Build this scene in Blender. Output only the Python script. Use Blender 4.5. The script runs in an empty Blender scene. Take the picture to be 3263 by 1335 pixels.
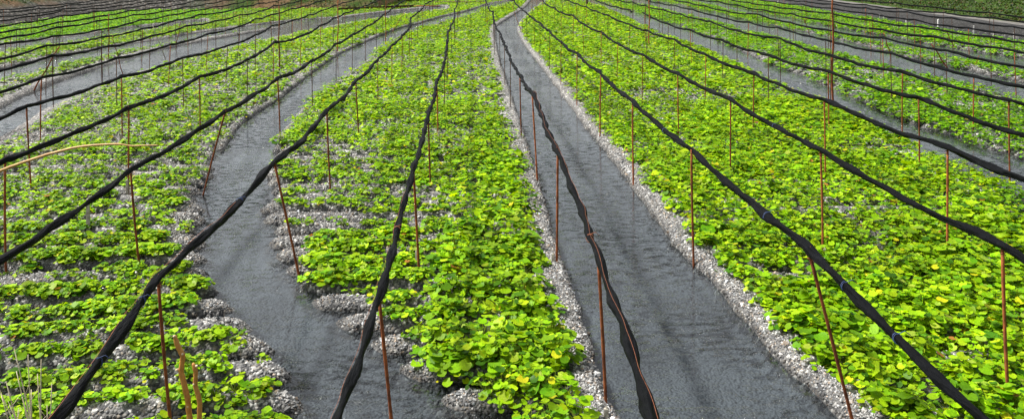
import bpy, math, random
import numpy as np
from mathutils import Vector, Matrix

random.seed(7)
rng = np.random.default_rng(7)
scene = bpy.context.scene
COL = scene.collection

# ------------------------------------------------------------------ camera geometry
# measurements are in pixels of the 3263 x 1335 photograph ("S") or of its 2576 wide view ("p")
F, HC, Y0, RHO, CX = 2787.0, 4.0, -125.0, 0.010, 1631.5
K = 3263 / 2576.0

def ray(x, y):
    u = x - CX; v = y - Y0
    return u - v * RHO, u * RHO + v

def G(x, y, z=0.0):                       # photo pixel -> point on the level z
    u, v = ray(x, y)
    t = (HC - z) / v
    return (u * t, F * t, z)

def AT(x, y, Y):                          # photo pixel -> point at depth Y
    u, v = ray(x, y)
    return (u * Y / F, Y, HC - v * Y / F)

def proj(X, Y, Z):
    u = X / Y * F; v = (HC - Z) / Y * F
    den = 1 + RHO * RHO
    uu = (u + RHO * v) / den; vv = (v - RHO * u) / den
    return uu + CX, vv + Y0

# ------------------------------------------------------------------ helpers
def tag(o, label=None, cat=None, group=None, kind=None):
    if label: o['label'] = label
    if cat: o['category'] = cat
    if group: o['group'] = group
    if kind: o['kind'] = kind
    return o

def link(name, me, parent=None):
    o = bpy.data.objects.new(name, me)
    COL.objects.link(o)
    if parent is not None:
        o.parent = parent
        o.matrix_parent_inverse = parent.matrix_basis.inverted()   # set before any move
    return o

def np_mesh(name, V, loops, starts, mat, smooth=True, col=None):
    me = bpy.data.meshes.new(name)
    V = np.asarray(V, np.float32); loops = np.asarray(loops, np.int32).ravel(); starts = np.asarray(starts, np.int32)
    me.vertices.add(len(V)); me.vertices.foreach_set('co', V.ravel())
    me.loops.add(len(loops)); me.loops.foreach_set('vertex_index', loops)
    me.polygons.add(len(starts)); me.polygons.foreach_set('loop_start', starts)
    me.polygons.foreach_set('use_smooth', np.full(len(starts), smooth, dtype=bool))
    if col is not None:
        a = me.attributes.new('tint', 'FLOAT_COLOR', 'POINT')
        c = np.ones((len(V), 4), np.float32); c[:, :3] = col
        a.data.foreach_set('color', c.ravel())
    me.update(calc_edges=True)
    me.validate()
    if mat: me.materials.append(mat)
    return me

def grid_mesh(name, P, mat, smooth=True):            # P (ny, nx, 3)
    ny, nx = P.shape[:2]
    i = np.arange(ny * nx).reshape(ny, nx)
    q = np.stack([i[:-1, :-1], i[:-1, 1:], i[1:, 1:], i[1:, :-1]], -1).reshape(-1, 4)
    return np_mesh(name, P.reshape(-1, 3), q, np.arange(len(q)) * 4, mat, smooth)

def tube(path, rad, n=8, caps=True):                 # path (m,3), rad scalar/(m,)/(m,n) -> verts, faces
    path = np.asarray(path, float); m = len(path)
    rad = np.asarray(rad, float)
    if rad.ndim == 0: rad = np.full((m, n), float(rad))
    elif rad.ndim == 1: rad = np.repeat(rad[:, None], n, 1)
    t = np.gradient(path, axis=0); t /= np.linalg.norm(t, axis=1)[:, None] + 1e-12
    ref = np.array([0, 0, 1.0]) if abs(t[:, 2].mean()) < .8 else np.array([0, 1.0, 0])
    a = np.cross(t, ref); a /= np.linalg.norm(a, axis=1)[:, None] + 1e-12
    b = np.cross(a, t)
    th = np.linspace(0, 2 * np.pi, n, endpoint=False)
    V = path[:, None] + rad[..., None] * (np.cos(th)[None, :, None] * a[:, None] + np.sin(th)[None, :, None] * b[:, None])
    i = np.arange(m * n).reshape(m, n)
    j = np.roll(i, -1, 1)
    q = np.stack([i[:-1], j[:-1], j[1:], i[1:]], -1).reshape(-1, 4)
    faces = [tuple(r) for r in q.tolist()]
    if caps:
        faces.append(tuple(i[0][::-1].tolist())); faces.append(tuple(i[-1].tolist()))
    return V.reshape(-1, 3), faces

class MB:
    def __init__(s): s.V = []; s.F = []; s.n = 0
    def add(s, V, Fc):
        s.V.append(np.asarray(V, float)); s.F += [tuple(k + s.n for k in f) for f in Fc]; s.n += len(V); return s
    def tube(s, *a, **k): return s.add(*tube(*a, **k))
    def box(s, c, size, rz=0.0, taper=1.0, lean=(0, 0)):
        x, y, z = [d / 2 for d in size]
        v = []
        for dz in (-z, z):
            k = taper if dz > 0 else 1
            for dx, dy in ((-x, -y), (x, -y), (x, y), (-x, y)):
                X, Yv = dx * k, dy * k
                v.append((c[0] + X * math.cos(rz) - Yv * math.sin(rz) + lean[0] * (dz + z), c[1] + X * math.sin(rz) + Yv * math.cos(rz) + lean[1] * (dz + z), c[2] + dz))
        return s.add(v, [(3, 2, 1, 0), (4, 5, 6, 7), (0, 1, 5, 4), (1, 2, 6, 5), (2, 3, 7, 6), (3, 0, 4, 7)])
    def build(s, name, mat, parent=None, smooth=True, loc=None):
        me = bpy.data.meshes.new(name)
        V = np.concatenate(s.V)
        if loc is not None: V = V - np.asarray(loc)
        me.from_pydata(V.tolist(), [], s.F); me.materials.append(mat)
        for p in me.polygons: p.use_smooth = smooth
        o = bpy.data.objects.new(name, me); COL.objects.link(o)
        if parent is not None: o.parent = parent
        if loc is not None and parent is None: o.location = loc
        return o

def vnoise(x, y, seed=0):
    x = np.asarray(x, float); y = np.asarray(y, float)
    xi = np.floor(x).astype(np.int64); yi = np.floor(y).astype(np.int64)
    fx = x - xi; fy = y - yi
    fx = fx * fx * (3 - 2 * fx); fy = fy * fy * (3 - 2 * fy)
    def h(a, b):
        n = (a * 374761393 + b * 668265263 + seed * 1274126177) & 0xffffffff
        n = ((n ^ (n >> 13)) * 1274126177) & 0xffffffff
        return ((n ^ (n >> 16)) & 0xffff) / 65535.0
    return (h(xi, yi) * (1 - fx) + h(xi + 1, yi) * fx) * (1 - fy) + (h(xi, yi + 1) * (1 - fx) + h(xi + 1, yi + 1) * fx) * fy

def fbm(x, y, seed=0, o=3):
    s = 0; a = .5; t = 0
    for k in range(o):
        s = s + a * vnoise(x * 2 ** k, y * 2 ** k, seed + k); t += a; a *= .5
    return s / t

def sstep(a, b, x):
    t = np.clip((x - a) / (b - a), 0, 1); return t * t * (3 - 2 * t)

# ------------------------------------------------------------------ materials
def newmat(name):
    m = bpy.data.materials.new(name); m.use_nodes = True
    nt = m.node_tree; nt.nodes.clear()
    return m, nt, nt.nodes, nt.links

def N(nt, typ, **kw):
    n = nt.nodes.new(typ)
    for k, v in kw.items():
        if k in n.inputs: n.inputs[k].default_value = v
        else: setattr(n, k, v)
    return n

def ramp(nt, stops, interp='LINEAR'):
    r = nt.nodes.new('ShaderNodeValToRGB'); cr = r.color_ramp; cr.interpolation = interp
    while len(cr.elements) < len(stops): cr.elements.new(.5)
    for e, (p, c) in zip(cr.elements, stops):
        e.position = p; e.color = (*c, 1) if len(c) == 3 else c
    return r

def mat_gravel(name='gravel_material', dark=1.0, wet_shade=True):
    m, nt, n, l = newmat(name)
    out = N(nt, 'ShaderNodeOutputMaterial'); b = N(nt, 'ShaderNodeBsdfPrincipled', Roughness=.8)
    g = N(nt, 'ShaderNodeNewGeometry')
    vo = N(nt, 'ShaderNodeTexVoronoi', Scale=34.0, Randomness=1.0); l.new(g.outputs['Position'], vo.inputs['Vector'])
    vo2 = N(nt, 'ShaderNodeTexVoronoi', Scale=13.0); l.new(g.outputs['Position'], vo2.inputs['Vector'])
    bw = N(nt, 'ShaderNodeSeparateColor'); l.new(vo.outputs['Color'], bw.inputs[0])
    d = dark
    r = ramp(nt, [(0, (.045 * d, .046 * d, .05 * d)), (.4, (.115 * d, .115 * d, .115 * d)), (.7, (.19 * d, .188 * d, .18 * d)), (.86, (.2 * d, .17 * d, .13 * d)), (.9, (.42 * d, .42 * d, .41 * d)), (1, (.55 * d, .55 * d, .53 * d))])
    l.new(bw.outputs[0], r.inputs[0])
    ns = N(nt, 'ShaderNodeTexNoise', Scale=1.7, Detail=4.0); l.new(g.outputs['Position'], ns.inputs['Vector'])
    mx = N(nt, 'ShaderNodeMix', data_type='RGBA', blend_type='MULTIPLY'); mx.inputs[0].default_value = .8
    r2 = ramp(nt, [(.3, (.6, .6, .6)), (.7, (1.15, 1.13, 1.08))]); l.new(ns.outputs[0], r2.inputs[0])
    l.new(r.outputs[0], mx.inputs[6]); l.new(r2.outputs[0], mx.inputs[7])
    if wet_shade:                                     # wet stones at the water line, with furrow shadow painted up the ridge feet
        sp = N(nt, 'ShaderNodeSeparateXYZ'); l.new(g.outputs['Position'], sp.inputs[0])
        mr = N(nt, 'ShaderNodeMapRange'); mr.inputs[1].default_value = -.01; mr.inputs[2].default_value = .085
        mr.inputs[3].default_value = .22; mr.inputs[4].default_value = 1.0; l.new(sp.outputs[2], mr.inputs[0])
        mw = N(nt, 'ShaderNodeVectorMath', operation='SCALE'); l.new(mx.outputs[2], mw.inputs[0]); l.new(mr.outputs[0], mw.inputs['Scale'])
        # fine dark silt and grit cover the stream beds
        sf = N(nt, 'ShaderNodeTexNoise', Scale=55.0, Detail=5.0, Roughness=.75); l.new(g.outputs['Position'], sf.inputs['Vector'])
        sr = ramp(nt, [(.3, (.045, .049, .052)), (.58, (.07, .075, .079)), (.74, (.15, .153, .156))]); l.new(sf.outputs[0], sr.inputs[0])
        mz = N(nt, 'ShaderNodeMapRange'); mz.inputs[1].default_value = -.05; mz.inputs[2].default_value = -.09; mz.inputs[3].default_value = 0; mz.inputs[4].default_value = .88; l.new(sp.outputs[2], mz.inputs[0])
        ml = N(nt, 'ShaderNodeMapping'); ml.inputs['Scale'].default_value = (1.3, .55, 1); l.new(g.outputs['Position'], ml.inputs[0])
        nl = N(nt, 'ShaderNodeTexNoise', Scale=1.0, Detail=6.0, Roughness=.65); l.new(ml.outputs[0], nl.inputs['Vector'])
        ll = N(nt, 'ShaderNodeMapRange'); ll.inputs[1].default_value = .35; ll.inputs[2].default_value = .65; ll.inputs[3].default_value = .5; ll.inputs[4].default_value = 1.25; l.new(nl.outputs[0], ll.inputs[0])
        s2 = N(nt, 'ShaderNodeVectorMath', operation='SCALE'); l.new(sr.outputs[0], s2.inputs[0]); l.new(ll.outputs[0], s2.inputs['Scale'])
        ms = N(nt, 'ShaderNodeMix', data_type='RGBA'); l.new(mz.outputs[0], ms.inputs[0]); l.new(mw.outputs[0], ms.inputs[6]); l.new(s2.outputs[0], ms.inputs[7])
        l.new(ms.outputs[2], b.inputs['Base Color'])
    else:
        l.new(mx.outputs[2], b.inputs['Base Color'])
    bp = N(nt, 'ShaderNodeBump', Strength=1.0, Distance=.02, invert=True); l.new(vo.outputs['Distance'], bp.inputs['Height'])
    bp2 = N(nt, 'ShaderNodeBump', Strength=.6, Distance=.03, invert=True); l.new(vo2.outputs['Distance'], bp2.inputs['Height']); l.new(bp.outputs[0], bp2.inputs['Normal'])
    l.new(bp2.outputs[0], b.inputs['Normal'])
    l.new(b.outputs[0], out.inputs[0])
    return m

def mat_tint(name, rough=.8, spec=.4, translucent=0.0, mul=1.0):
    m, nt, n, l = newmat(name)
    out = N(nt, 'ShaderNodeOutputMaterial'); b = N(nt, 'ShaderNodeBsdfPrincipled', Roughness=rough)
    b.inputs['Specular IOR Level'].default_value = spec
    a = N(nt, 'ShaderNodeAttribute', attribute_name='tint')
    src = a.outputs['Color']
    g = N(nt, 'ShaderNodeNewGeometry')
    ns = N(nt, 'ShaderNodeTexNoise', Scale=60.0 if translucent else 90.0, Detail=2.0); l.new(g.outputs['Position'], ns.inputs['Vector'])
    mr = N(nt, 'ShaderNodeMapRange'); mr.inputs[1].default_value = .3; mr.inputs[2].default_value = .7; mr.inputs[3].default_value = .8 * mul; mr.inputs[4].default_value = 1.15 * mul
    l.new(ns.outputs[0], mr.inputs[0])
    sc = N(nt, 'ShaderNodeVectorMath', operation='SCALE'); l.new(src, sc.inputs[0]); l.new(mr.outputs[0], sc.inputs['Scale'])
    l.new(sc.outputs[0], b.inputs['Base Color'])
    if translucent:
        t = N(nt, 'ShaderNodeBsdfTranslucent')
        hs = N(nt, 'ShaderNodeMix', data_type='RGBA', blend_type='MULTIPLY'); hs.inputs[0].default_value = 1
        hs.inputs[7].default_value = (1.3, 1.2, .25, 1); l.new(sc.outputs[0], hs.inputs[6]); l.new(hs.outputs[2], t.inputs[0])
        ms = N(nt, 'ShaderNodeMixShader'); ms.inputs[0].default_value = translucent
        l.new(b.outputs[0], ms.inputs[1]); l.new(t.outputs[0], ms.inputs[2]); l.new(ms.outputs[0], out.inputs[0])
    else:
        l.new(b.outputs[0], out.inputs[0])
    return m

def mat_noise(name, c0, c1, scale=8.0, rough=.7, bump=.3, bscale=40.0, detail=5.0, spec=.4, dist=.01, vary=0.0):
    m, nt, n, l = newmat(name)
    out = N(nt, 'ShaderNodeOutputMaterial'); b = N(nt, 'ShaderNodeBsdfPrincipled', Roughness=rough)
    b.inputs['Specular IOR Level'].default_value = spec
    g = N(nt, 'ShaderNodeNewGeometry')
    ns = N(nt, 'ShaderNodeTexNoise', Scale=scale, Detail=detail); l.new(g.outputs['Position'], ns.inputs['Vector'])
    r = ramp(nt, [(.32, c0), (.68, c1)]); l.new(ns.outputs[0], r.inputs[0])
    if vary:
        oi = N(nt, 'ShaderNodeObjectInfo'); mr = N(nt, 'ShaderNodeMapRange'); mr.inputs[3].default_value = 1 - vary; mr.inputs[4].default_value = 1 + vary; l.new(oi.outputs['Random'], mr.inputs[0])
        sv = N(nt, 'ShaderNodeVectorMath', operation='SCALE'); l.new(r.outputs[0], sv.inputs[0]); l.new(mr.outputs[0], sv.inputs['Scale']); l.new(sv.outputs[0], b.inputs['Base Color'])
    else:
        l.new(r.outputs[0], b.inputs['Base Color'])
    nb = N(nt, 'ShaderNodeTexNoise', Scale=bscale, Detail=3.0); l.new(g.outputs['Position'], nb.inputs['Vector'])
    bp = N(nt, 'ShaderNodeBump', Strength=bump, Distance=dist); l.new(nb.outputs[0], bp.inputs['Height']); l.new(bp.outputs[0], b.inputs['Normal'])
    l.new(b.outputs[0], out.inputs[0])
    return m

def mat_water():
    m, nt, n, l = newmat('water_material')
    out = N(nt, 'ShaderNodeOutputMaterial')
    g = N(nt, 'ShaderNodeNewGeometry')
    mp = N(nt, 'ShaderNodeMapping'); mp.inputs['Scale'].default_value = (5.2, 11.0, 1); l.new(g.outputs['Position'], mp.inputs[0])
    n1 = N(nt, 'ShaderNodeTexNoise', Scale=1.0, Detail=5.0, Roughness=.62); l.new(mp.outputs[0], n1.inputs['Vector'])
    n2 = N(nt, 'ShaderNodeTexNoise', Scale=16.0, Detail=3.0); l.new(g.outputs['Position'], n2.inputs['Vector'])
    n3 = N(nt, 'ShaderNodeTexNoise', Scale=.45, Detail=3.0); l.new(g.outputs['Position'], n3.inputs['Vector'])
    rs_ = ramp(nt, [(.42, (.06, .06, .06)), (.68, (1, 1, 1))]); l.new(n3.outputs[0], rs_.inputs[0])
    dash = ramp(nt, [(.52, (0, 0, 0)), (.70, (1, 1, 1))]); l.new(n1.outputs[0], dash.inputs[0])
    dm = N(nt, 'ShaderNodeMath', operation='MULTIPLY'); l.new(dash.outputs[0], dm.inputs[0]); l.new(rs_.outputs[0], dm.inputs[1])
    b1 = N(nt, 'ShaderNodeBump', Strength=1.0, Distance=.065); l.new(dm.outputs[0], b1.inputs['Height'])
    b2 = N(nt, 'ShaderNodeBump', Strength=.12, Distance=.01); l.new(n2.outputs[0], b2.inputs['Height']); l.new(b1.outputs[0], b2.inputs['Normal'])
    fr = N(nt, 'ShaderNodeFresnel', IOR=1.33); l.new(b2.outputs[0], fr.inputs['Normal'])
    tr = N(nt, 'ShaderNodeBsdfTransparent'); tr.inputs[0].default_value = (.78, .84, .88, 1)
    gl = N(nt, 'ShaderNodeBsdfGlossy', Roughness=.10); gl.inputs[0].default_value = (1, 1, 1, 1); l.new(b2.outputs[0], gl.inputs['Normal'])
    ms = N(nt, 'ShaderNodeMixShader'); l.new(fr.outputs[0], ms.inputs[0]); l.new(tr.outputs[0], ms.inputs[1]); l.new(gl.outputs[0], ms.inputs[2])
    l.new(ms.outputs[0], out.inputs[0])
    return m

def mat_hill(name='hillside_material', g0=.42, g1=.56):
    m, nt, n, l = newmat(name)
    out = N(nt, 'ShaderNodeOutputMaterial'); b = N(nt, 'ShaderNodeBsdfPrincipled', Roughness=.95)
    b.inputs['Specular IOR Level'].default_value = .1
    g = N(nt, 'ShaderNodeNewGeometry'); sp = N(nt, 'ShaderNodeSeparateXYZ'); l.new(g.outputs['Position'], sp.inputs[0])
    n1 = N(nt, 'ShaderNodeTexNoise', Scale=.35, Detail=5.0); l.new(g.outputs['Position'], n1.inputs['Vector'])
    n2 = N(nt, 'ShaderNodeTexNoise', Scale=5.0, Detail=5.0); l.new(g.outputs['Position'], n2.inputs['Vector'])
    soil = ramp(nt, [(.3, (.06, .038, .018)), (.7, (.15, .095, .05))]); l.new(n2.outputs[0], soil.inputs[0])
    grass = ramp(nt, [(.3, (.014, .034, .005)), (.7, (.045, .075, .012))]); l.new(n2.outputs[0], grass.inputs[0])
    mixf = ramp(nt, [(g0, (1, 1, 1)), (g1, (0, 0, 0))]); l.new(n1.outputs[0], mixf.inputs[0])
    mx = N(nt, 'ShaderNodeMix', data_type='RGBA'); l.new(mixf.outputs[0], mx.inputs[0]); l.new(soil.outputs[0], mx.inputs[6]); l.new(grass.outputs[0], mx.inputs[7])
    # rubble foot of the bank at the far left
    v = N(nt, 'ShaderNodeTexVoronoi', Scale=7.0); l.new(g.outputs['Position'], v.inputs['Vector'])
    sc = N(nt, 'ShaderNodeSeparateColor'); l.new(v.outputs['Color'], sc.inputs[0])
    rub = ramp(nt, [(0, (.018, .018, .017)), (.75, (.06, .056, .05)), (1, (.17, .16, .145))]); l.new(sc.outputs[0], rub.inputs[0])
    lx = N(nt, 'ShaderNodeMapRange'); lx.inputs[1].default_value = -23; lx.inputs[2].default_value = -29; l.new(sp.outputs[0], lx.inputs[0])
    zn = N(nt, 'ShaderNodeMath', operation='MULTIPLY_ADD'); zn.inputs[1].default_value = 1.2; l.new(n1.outputs[0], zn.inputs[0]); l.new(sp.outputs[2], zn.inputs[2])
    lz = N(nt, 'ShaderNodeMapRange'); lz.inputs[1].default_value = 2.0; lz.inputs[2].default_value = 1.5; l.new(zn.outputs[0], lz.inputs[0])
    mm = N(nt, 'ShaderNodeMath', operation='MULTIPLY'); l.new(lx.outputs[0], mm.inputs[0]); l.new(lz.outputs[0], mm.inputs[1])
    m2 = N(nt, 'ShaderNodeMix', data_type='RGBA'); l.new(mm.outputs[0], m2.inputs[0]); l.new(mx.outputs[2], m2.inputs[6]); l.new(rub.outputs[0], m2.inputs[7])
    l.new(m2.outputs[2], b.inputs['Base Color'])
    bp = N(nt, 'ShaderNodeBump', Strength=.8, Distance=.12); l.new(n2.outputs[0], bp.inputs['Height']); l.new(bp.outputs[0], b.inputs['Normal'])
    l.new(b.outputs[0], out.inputs[0])
    return m

def mat_net():
    m, nt, n, l = newmat('shade_net_material')
    out = N(nt, 'ShaderNodeOutputMaterial'); b = N(nt, 'ShaderNodeBsdfPrincipled', Roughness=.62)
    b.inputs['Specular IOR Level'].default_value = .06
    g = N(nt, 'ShaderNodeNewGeometry')
    ns = N(nt, 'ShaderNodeTexNoise', Scale=9.0, Detail=4.0); l.new(g.outputs['Position'], ns.inputs['Vector'])
    r = ramp(nt, [(.3, (.0012, .0015, .0018)), (.62, (.0028, .0034, .0042)), (.85, (.008, .009, .011))]); l.new(ns.outputs[0], r.inputs[0]); l.new(r.outputs[0], b.inputs['Base Color'])
    b.inputs['Sheen Weight'].default_value = .0
    mp = N(nt, 'ShaderNodeMapping'); mp.inputs['Scale'].default_value = (60, 7, 60); l.new(g.outputs['Position'], mp.inputs[0])
    n2 = N(nt, 'ShaderNodeTexNoise', Scale=1.0, Detail=4.0); l.new(mp.outputs[0], n2.inputs['Vector'])
    w = N(nt, 'ShaderNodeTexVoronoi', Scale=160.0); l.new(g.outputs['Position'], w.inputs['Vector'])
    bp = N(nt, 'ShaderNodeBump', Strength=.9, Distance=.02); l.new(n2.outputs[0], bp.inputs['Height'])
    bq = N(nt, 'ShaderNodeBump', Strength=.4, Distance=.004); l.new(w.outputs['Distance'], bq.inputs['Height']); l.new(bp.outputs[0], bq.inputs['Normal'])
    l.new(bq.outputs[0], b.inputs['Normal'])
    l.new(b.outputs[0], out.inputs[0])
    return m

M_gravel = mat_gravel()
M_water = mat_water()
M_peb = mat_tint('pebble_material', .75, .4)
M_leaf = mat_tint('leaf_material', .45, .13, translucent=.4)
M_bush = mat_tint('bush_leaf_material', .6, .3, translucent=.2)
M_hill = mat_hill()
M_slope = mat_hill('grass_slope_material', .58, .72)
M_net = mat_net()
M_rust = mat_noise('rusted_steel', (.11, .034, .015), (.34, .10, .03), 14, .85, .5, 120, 5, .25, .003, vary=.35)
M_dull = mat_noise('dull_brown_steel', (.04, .022, .014), (.11, .05, .024), 14, .85, .4, 120, 5, .25, .003, vary=.4)
M_wood = mat_noise('weathered_wood', (.24, .21, .17), (.5, .46, .39), 25, .9, .5, 90, 5, .2, .004)
M_pale = mat_noise('pale_painted_wood', (.45, .44, .42), (.7, .69, .66), 20, .85, .3, 90, 5, .2, .003)
M_stem = mat_noise('orange_bark', (.36, .15, .03), (.55, .27, .06), 30, .55, .3, 90, 4, .4, .002)
M_cut = mat_noise('cut_wood', (.55, .42, .25), (.75, .62, .42), 40, .8, .2, 90, 4, .3, .002)
M_cane = mat_noise('tan_cane', (.36, .2, .06), (.58, .37, .13), 20, .5, .2, 60, 4, .4, .002)
M_straw = mat_noise('straw', (.5, .43, .27), (.75, .67, .48), 20, .8, .1, 60, 3, .3, .001)
M_cord = mat_noise('orange_cord', (.2, .06, .03), (.33, .13, .06), 60, .7, .2, 200, 2, .3, .001)
M_blue = mat_noise('blue_twine', (.01, .022, .08), (.035, .07, .18), 50, .6, .2, 200, 2, .4, .001)
M_wire = mat_noise('rusty_wire', (.12, .04, .02), (.3, .1, .04), 50, .8, .2, 200, 2, .3, .001)
M_stone = mat_gravel('dark_stone_wall', .10, False)
M_conc = mat_noise('pale_concrete', (.085, .08, .074), (.15, .142, .13), 3, .9, .4, 25, 6, .3, .01)
M_bark = mat_noise('bark', (.06, .045, .03), (.16, .12, .08), 12, .9, .6, 40, 5, .2, .02)

# ------------------------------------------------------------------ streams (edges measured in the photograph)
def P(pts, z=0.0, k=K): return [G(x * k, y * k, z)[:2] for x, y in pts]
def Zm(pts, ox, sc, oy=0): return [G(ox + x / sc, oy + y / sc)[:2] for x, y in pts]

cL = P([(1640, 1200), (1545, 1054), (1480, 870), (1450, 760), (1420, 690), (1395, 600), (1375, 530), (1360, 480), (1338, 400)]) \
   + Zm([(1765, 1120), (1740, 1054), (1690, 850), (1660, 700), (1650, 560), (1650, 440), (1700, 400), (1850, 300), (2000, 210), (2120, 130), (2200, 40), (2240, -60), (2260, -150)], 1250, 5.02)
cR = P([(2290, 1220), (2120, 1054), (2050, 985), (1985, 930), (1900, 830), (1840, 760), (1780, 690), (1720, 640), (1650, 550), (1600, 480), (1540, 400), (1480, 330), (1430, 260)]) \
   + Zm([(2370, 1054), (2220, 860), (2100, 700), (2030, 580), (2000, 500), (2000, 420), (2060, 330), (2130, 250), (2210, 190), (2270, 140), (2340, 90), (2420, 40), (2500, -60), (2550, -150)], 1250, 5.02)
vL = P([(850, 1160), (800, 1040), (765, 950), (700, 870), (645, 830), (602, 790), (572, 740), (545, 700), (527, 640), (518, 560), (526, 490), (546, 430), (562, 380), (590, 330), (620, 300), (690, 258), (740, 220), (800, 172), (860, 132), (950, 93)]) \
   + Zm([(120, 450), (400, 390), (570, 340), (800, 270), (1000, 230), (1250, 170), (1500, 75), (1830, 20), (2000, -20)], 1250, 5.02)
vR = P([(1260, 1160), (1120, 1040), (1050, 985), (960, 920), (880, 850), (815, 790), (752, 745), (712, 700), (686, 665), (665, 610), (652, 540), (656, 490), (664, 440), (690, 375), (702, 350), (740, 300), (790, 250), (860, 200), (930, 152)]) \
   + Zm([(0, 640), (250, 560), (450, 470), (650, 430), (800, 370), (1000, 310), (1300, 230), (1530, 140), (1750, 90), (1930, 40), (2150, 0)], 1250, 5.02)
l2U = P([(-260, 390), (-100, 320), (0, 272), (60, 240), (150, 205), (250, 170), (350, 140), (450, 115), (560, 95), (700, 72), (800, 55), (900, 40), (1000, 28), (1120, 16)])
l2D = P([(-260, 500), (-100, 405), (0, 340), (50, 310), (110, 270), (180, 238), (250, 212), (320, 187), (400, 162), (500, 136), (600, 111), (700, 90), (800, 70), (900, 52), (1000, 36), (1120, 21)], .12)
l3U = P([(-300, 245), (0, 172), (150, 143), (270, 120), (395, 101), (500, 82), (610, 68), (720, 54), (860, 44)])
l3D = P([(-300, 280), (0, 198), (150, 163), (270, 136), (395, 115), (500, 95), (610, 79), (720, 63), (860, 50)], .12)
l4U = P([(-200, 160), (0, 118), (90, 104), (220, 88), (340, 68), (420, 60), (520, 50)])
l4D = P([(-200, 178), (0, 131), (90, 115), (220, 97), (340, 77), (420, 67), (520, 55)], .12)
r1U = P([(1440, -14), (1545, 17), (1640, 46), (1740, 77), (1850, 124), (1950, 170), (2060, 211), (2130, 241), (2250, 296), (2340, 330), (2420, 358), (2600, 410), (2900, 520)])
r1D = P([(1400, -14), (1495, 8), (1560, 36), (1640, 73), (1760, 119), (1870, 166), (1960, 208), (2050, 247), (2150, 293), (2250, 341), (2330, 378), (2420, 410), (2500, 442), (2600, 490), (2900, 640)], .12)
r2U = P([(1560, -12), (1650, 5), (1760, 26), (1900, 58), (2000, 77), (2100, 98), (2250, 138), (2400, 172), (2600, 216), (2900, 290)])
r2D = P([(1560, -2), (1660, 20), (1780, 48), (1900, 80), (2000, 106), (2100, 130), (2250, 172), (2400, 203), (2600, 250), (2900, 330)], .12)
r3U = P([(1700, -12), (1780, 3), (1910, 33), (2020, 56), (2112, 73), (2248, 96), (2330, 112), (2416, 128), (2600, 152), (2900, 200)])
r3D = P([(1700, -6), (1780, 10), (1910, 42), (2020, 66), (2112, 85), (2248, 112), (2330, 128), (2416, 150), (2600, 180), (2900, 235)], .12)
r4U = [(24.3, 10.), (24.3, 30.), (24.2, 50.), (23.8, 70.), (23.4, 95.)]
r4D = [(23.1, 10.), (23.1, 30.), (23.0, 50.), (22.9, 70.), (22.6, 95.)]
# name: left/upper edge, right/lower edge, gravel strip widths (left, right)
STREAMS = [(l4U, l4D, .15), (l3U, l3D, .12), (l2U, l2D, .36), (vL, vR, .0), (cL, cR, .23), (r1D, r1U, .02), (r2D, r2U, .02), (r3D, r3U, .02), (r4D, r4U, .02)]
CENT = []
for a, b, w in STREAMS:
    a = np.array(a); b = np.array(b)
    ys = np.linspace(max(a[:, 1].min(), b[:, 1].min()), min(a[:, 1].max(), b[:, 1].max()), 60)
    CENT.append((ys, (np.interp(ys, a[:, 1], a[:, 0]) + np.interp(ys, b[:, 1], b[:, 0])) / 2))

def smooth_line(p, n=4):
    p = np.array(p, float)
    for _ in range(2):
        q = np.empty((2 * len(p) - 2, 2)); q[0::2] = p[:-1] * .75 + p[1:] * .25; q[1::2] = p[:-1] * .25 + p[1:] * .75
        p = np.vstack([p[:1], q, p[-1:]])
    return p

POLY = [np.vstack([smooth_line(a), smooth_line(b)[::-1]]) for a, b, w in STREAMS]

def poly_sd(X, Y, poly, reach):          # signed distance, negative inside; exact only within reach
    out = np.full(X.shape, reach)
    lo = poly.min(0) - reach; hi = poly.max(0) + reach
    m = (X > lo[0]) & (X < hi[0]) & (Y > lo[1]) & (Y < hi[1])
    x = X[m]; y = Y[m]
    d2 = np.full(x.shape, reach * reach); ins = np.zeros(x.shape, bool)
    n = len(poly)
    for i in range(n):
        ax, ay = poly[i]; bx, by = poly[(i + 1) % n]
        ex, ey = bx - ax, by - ay
        c = ((ay <= y) & (by > y)) | ((by <= y) & (ay > y))
        if ey != 0:
            ins ^= c & (x < ax + (y - ay) * ex / ey)
        near = (x > min(ax, bx) - reach) & (x < max(ax, bx) + reach) & (y > min(ay, by) - reach) & (y < max(ay, by) + reach)
        if near.any():
            xn = x[near]; yn = y[near]
            t = np.clip(((xn - ax) * ex + (yn - ay) * ey) / (ex * ex + ey * ey + 1e-9), 0, 1)
            dd = (xn - ax - t * ex) ** 2 + (yn - ay - t * ey) ** 2
            d2[near] = np.minimum(d2[near], dd)
    d = np.sqrt(d2); d[ins] *= -1
    out[m] = d
    return out

PITCH = .565
def ridge_row(X, Y):
    lean = .17 * np.minimum(X + 3.0, 0) * (1 - sstep(9.5, 13.5, Y)) + .03 * np.maximum(X, -1) * (1 - sstep(8, 11, Y))
    w = .12 * (fbm(X * .16, Y * .2, 11) - .5) + .05 * (vnoise(X * .9, Y * .8, 12) - .5)
    return (Y - lean + w) / PITCH

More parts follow.
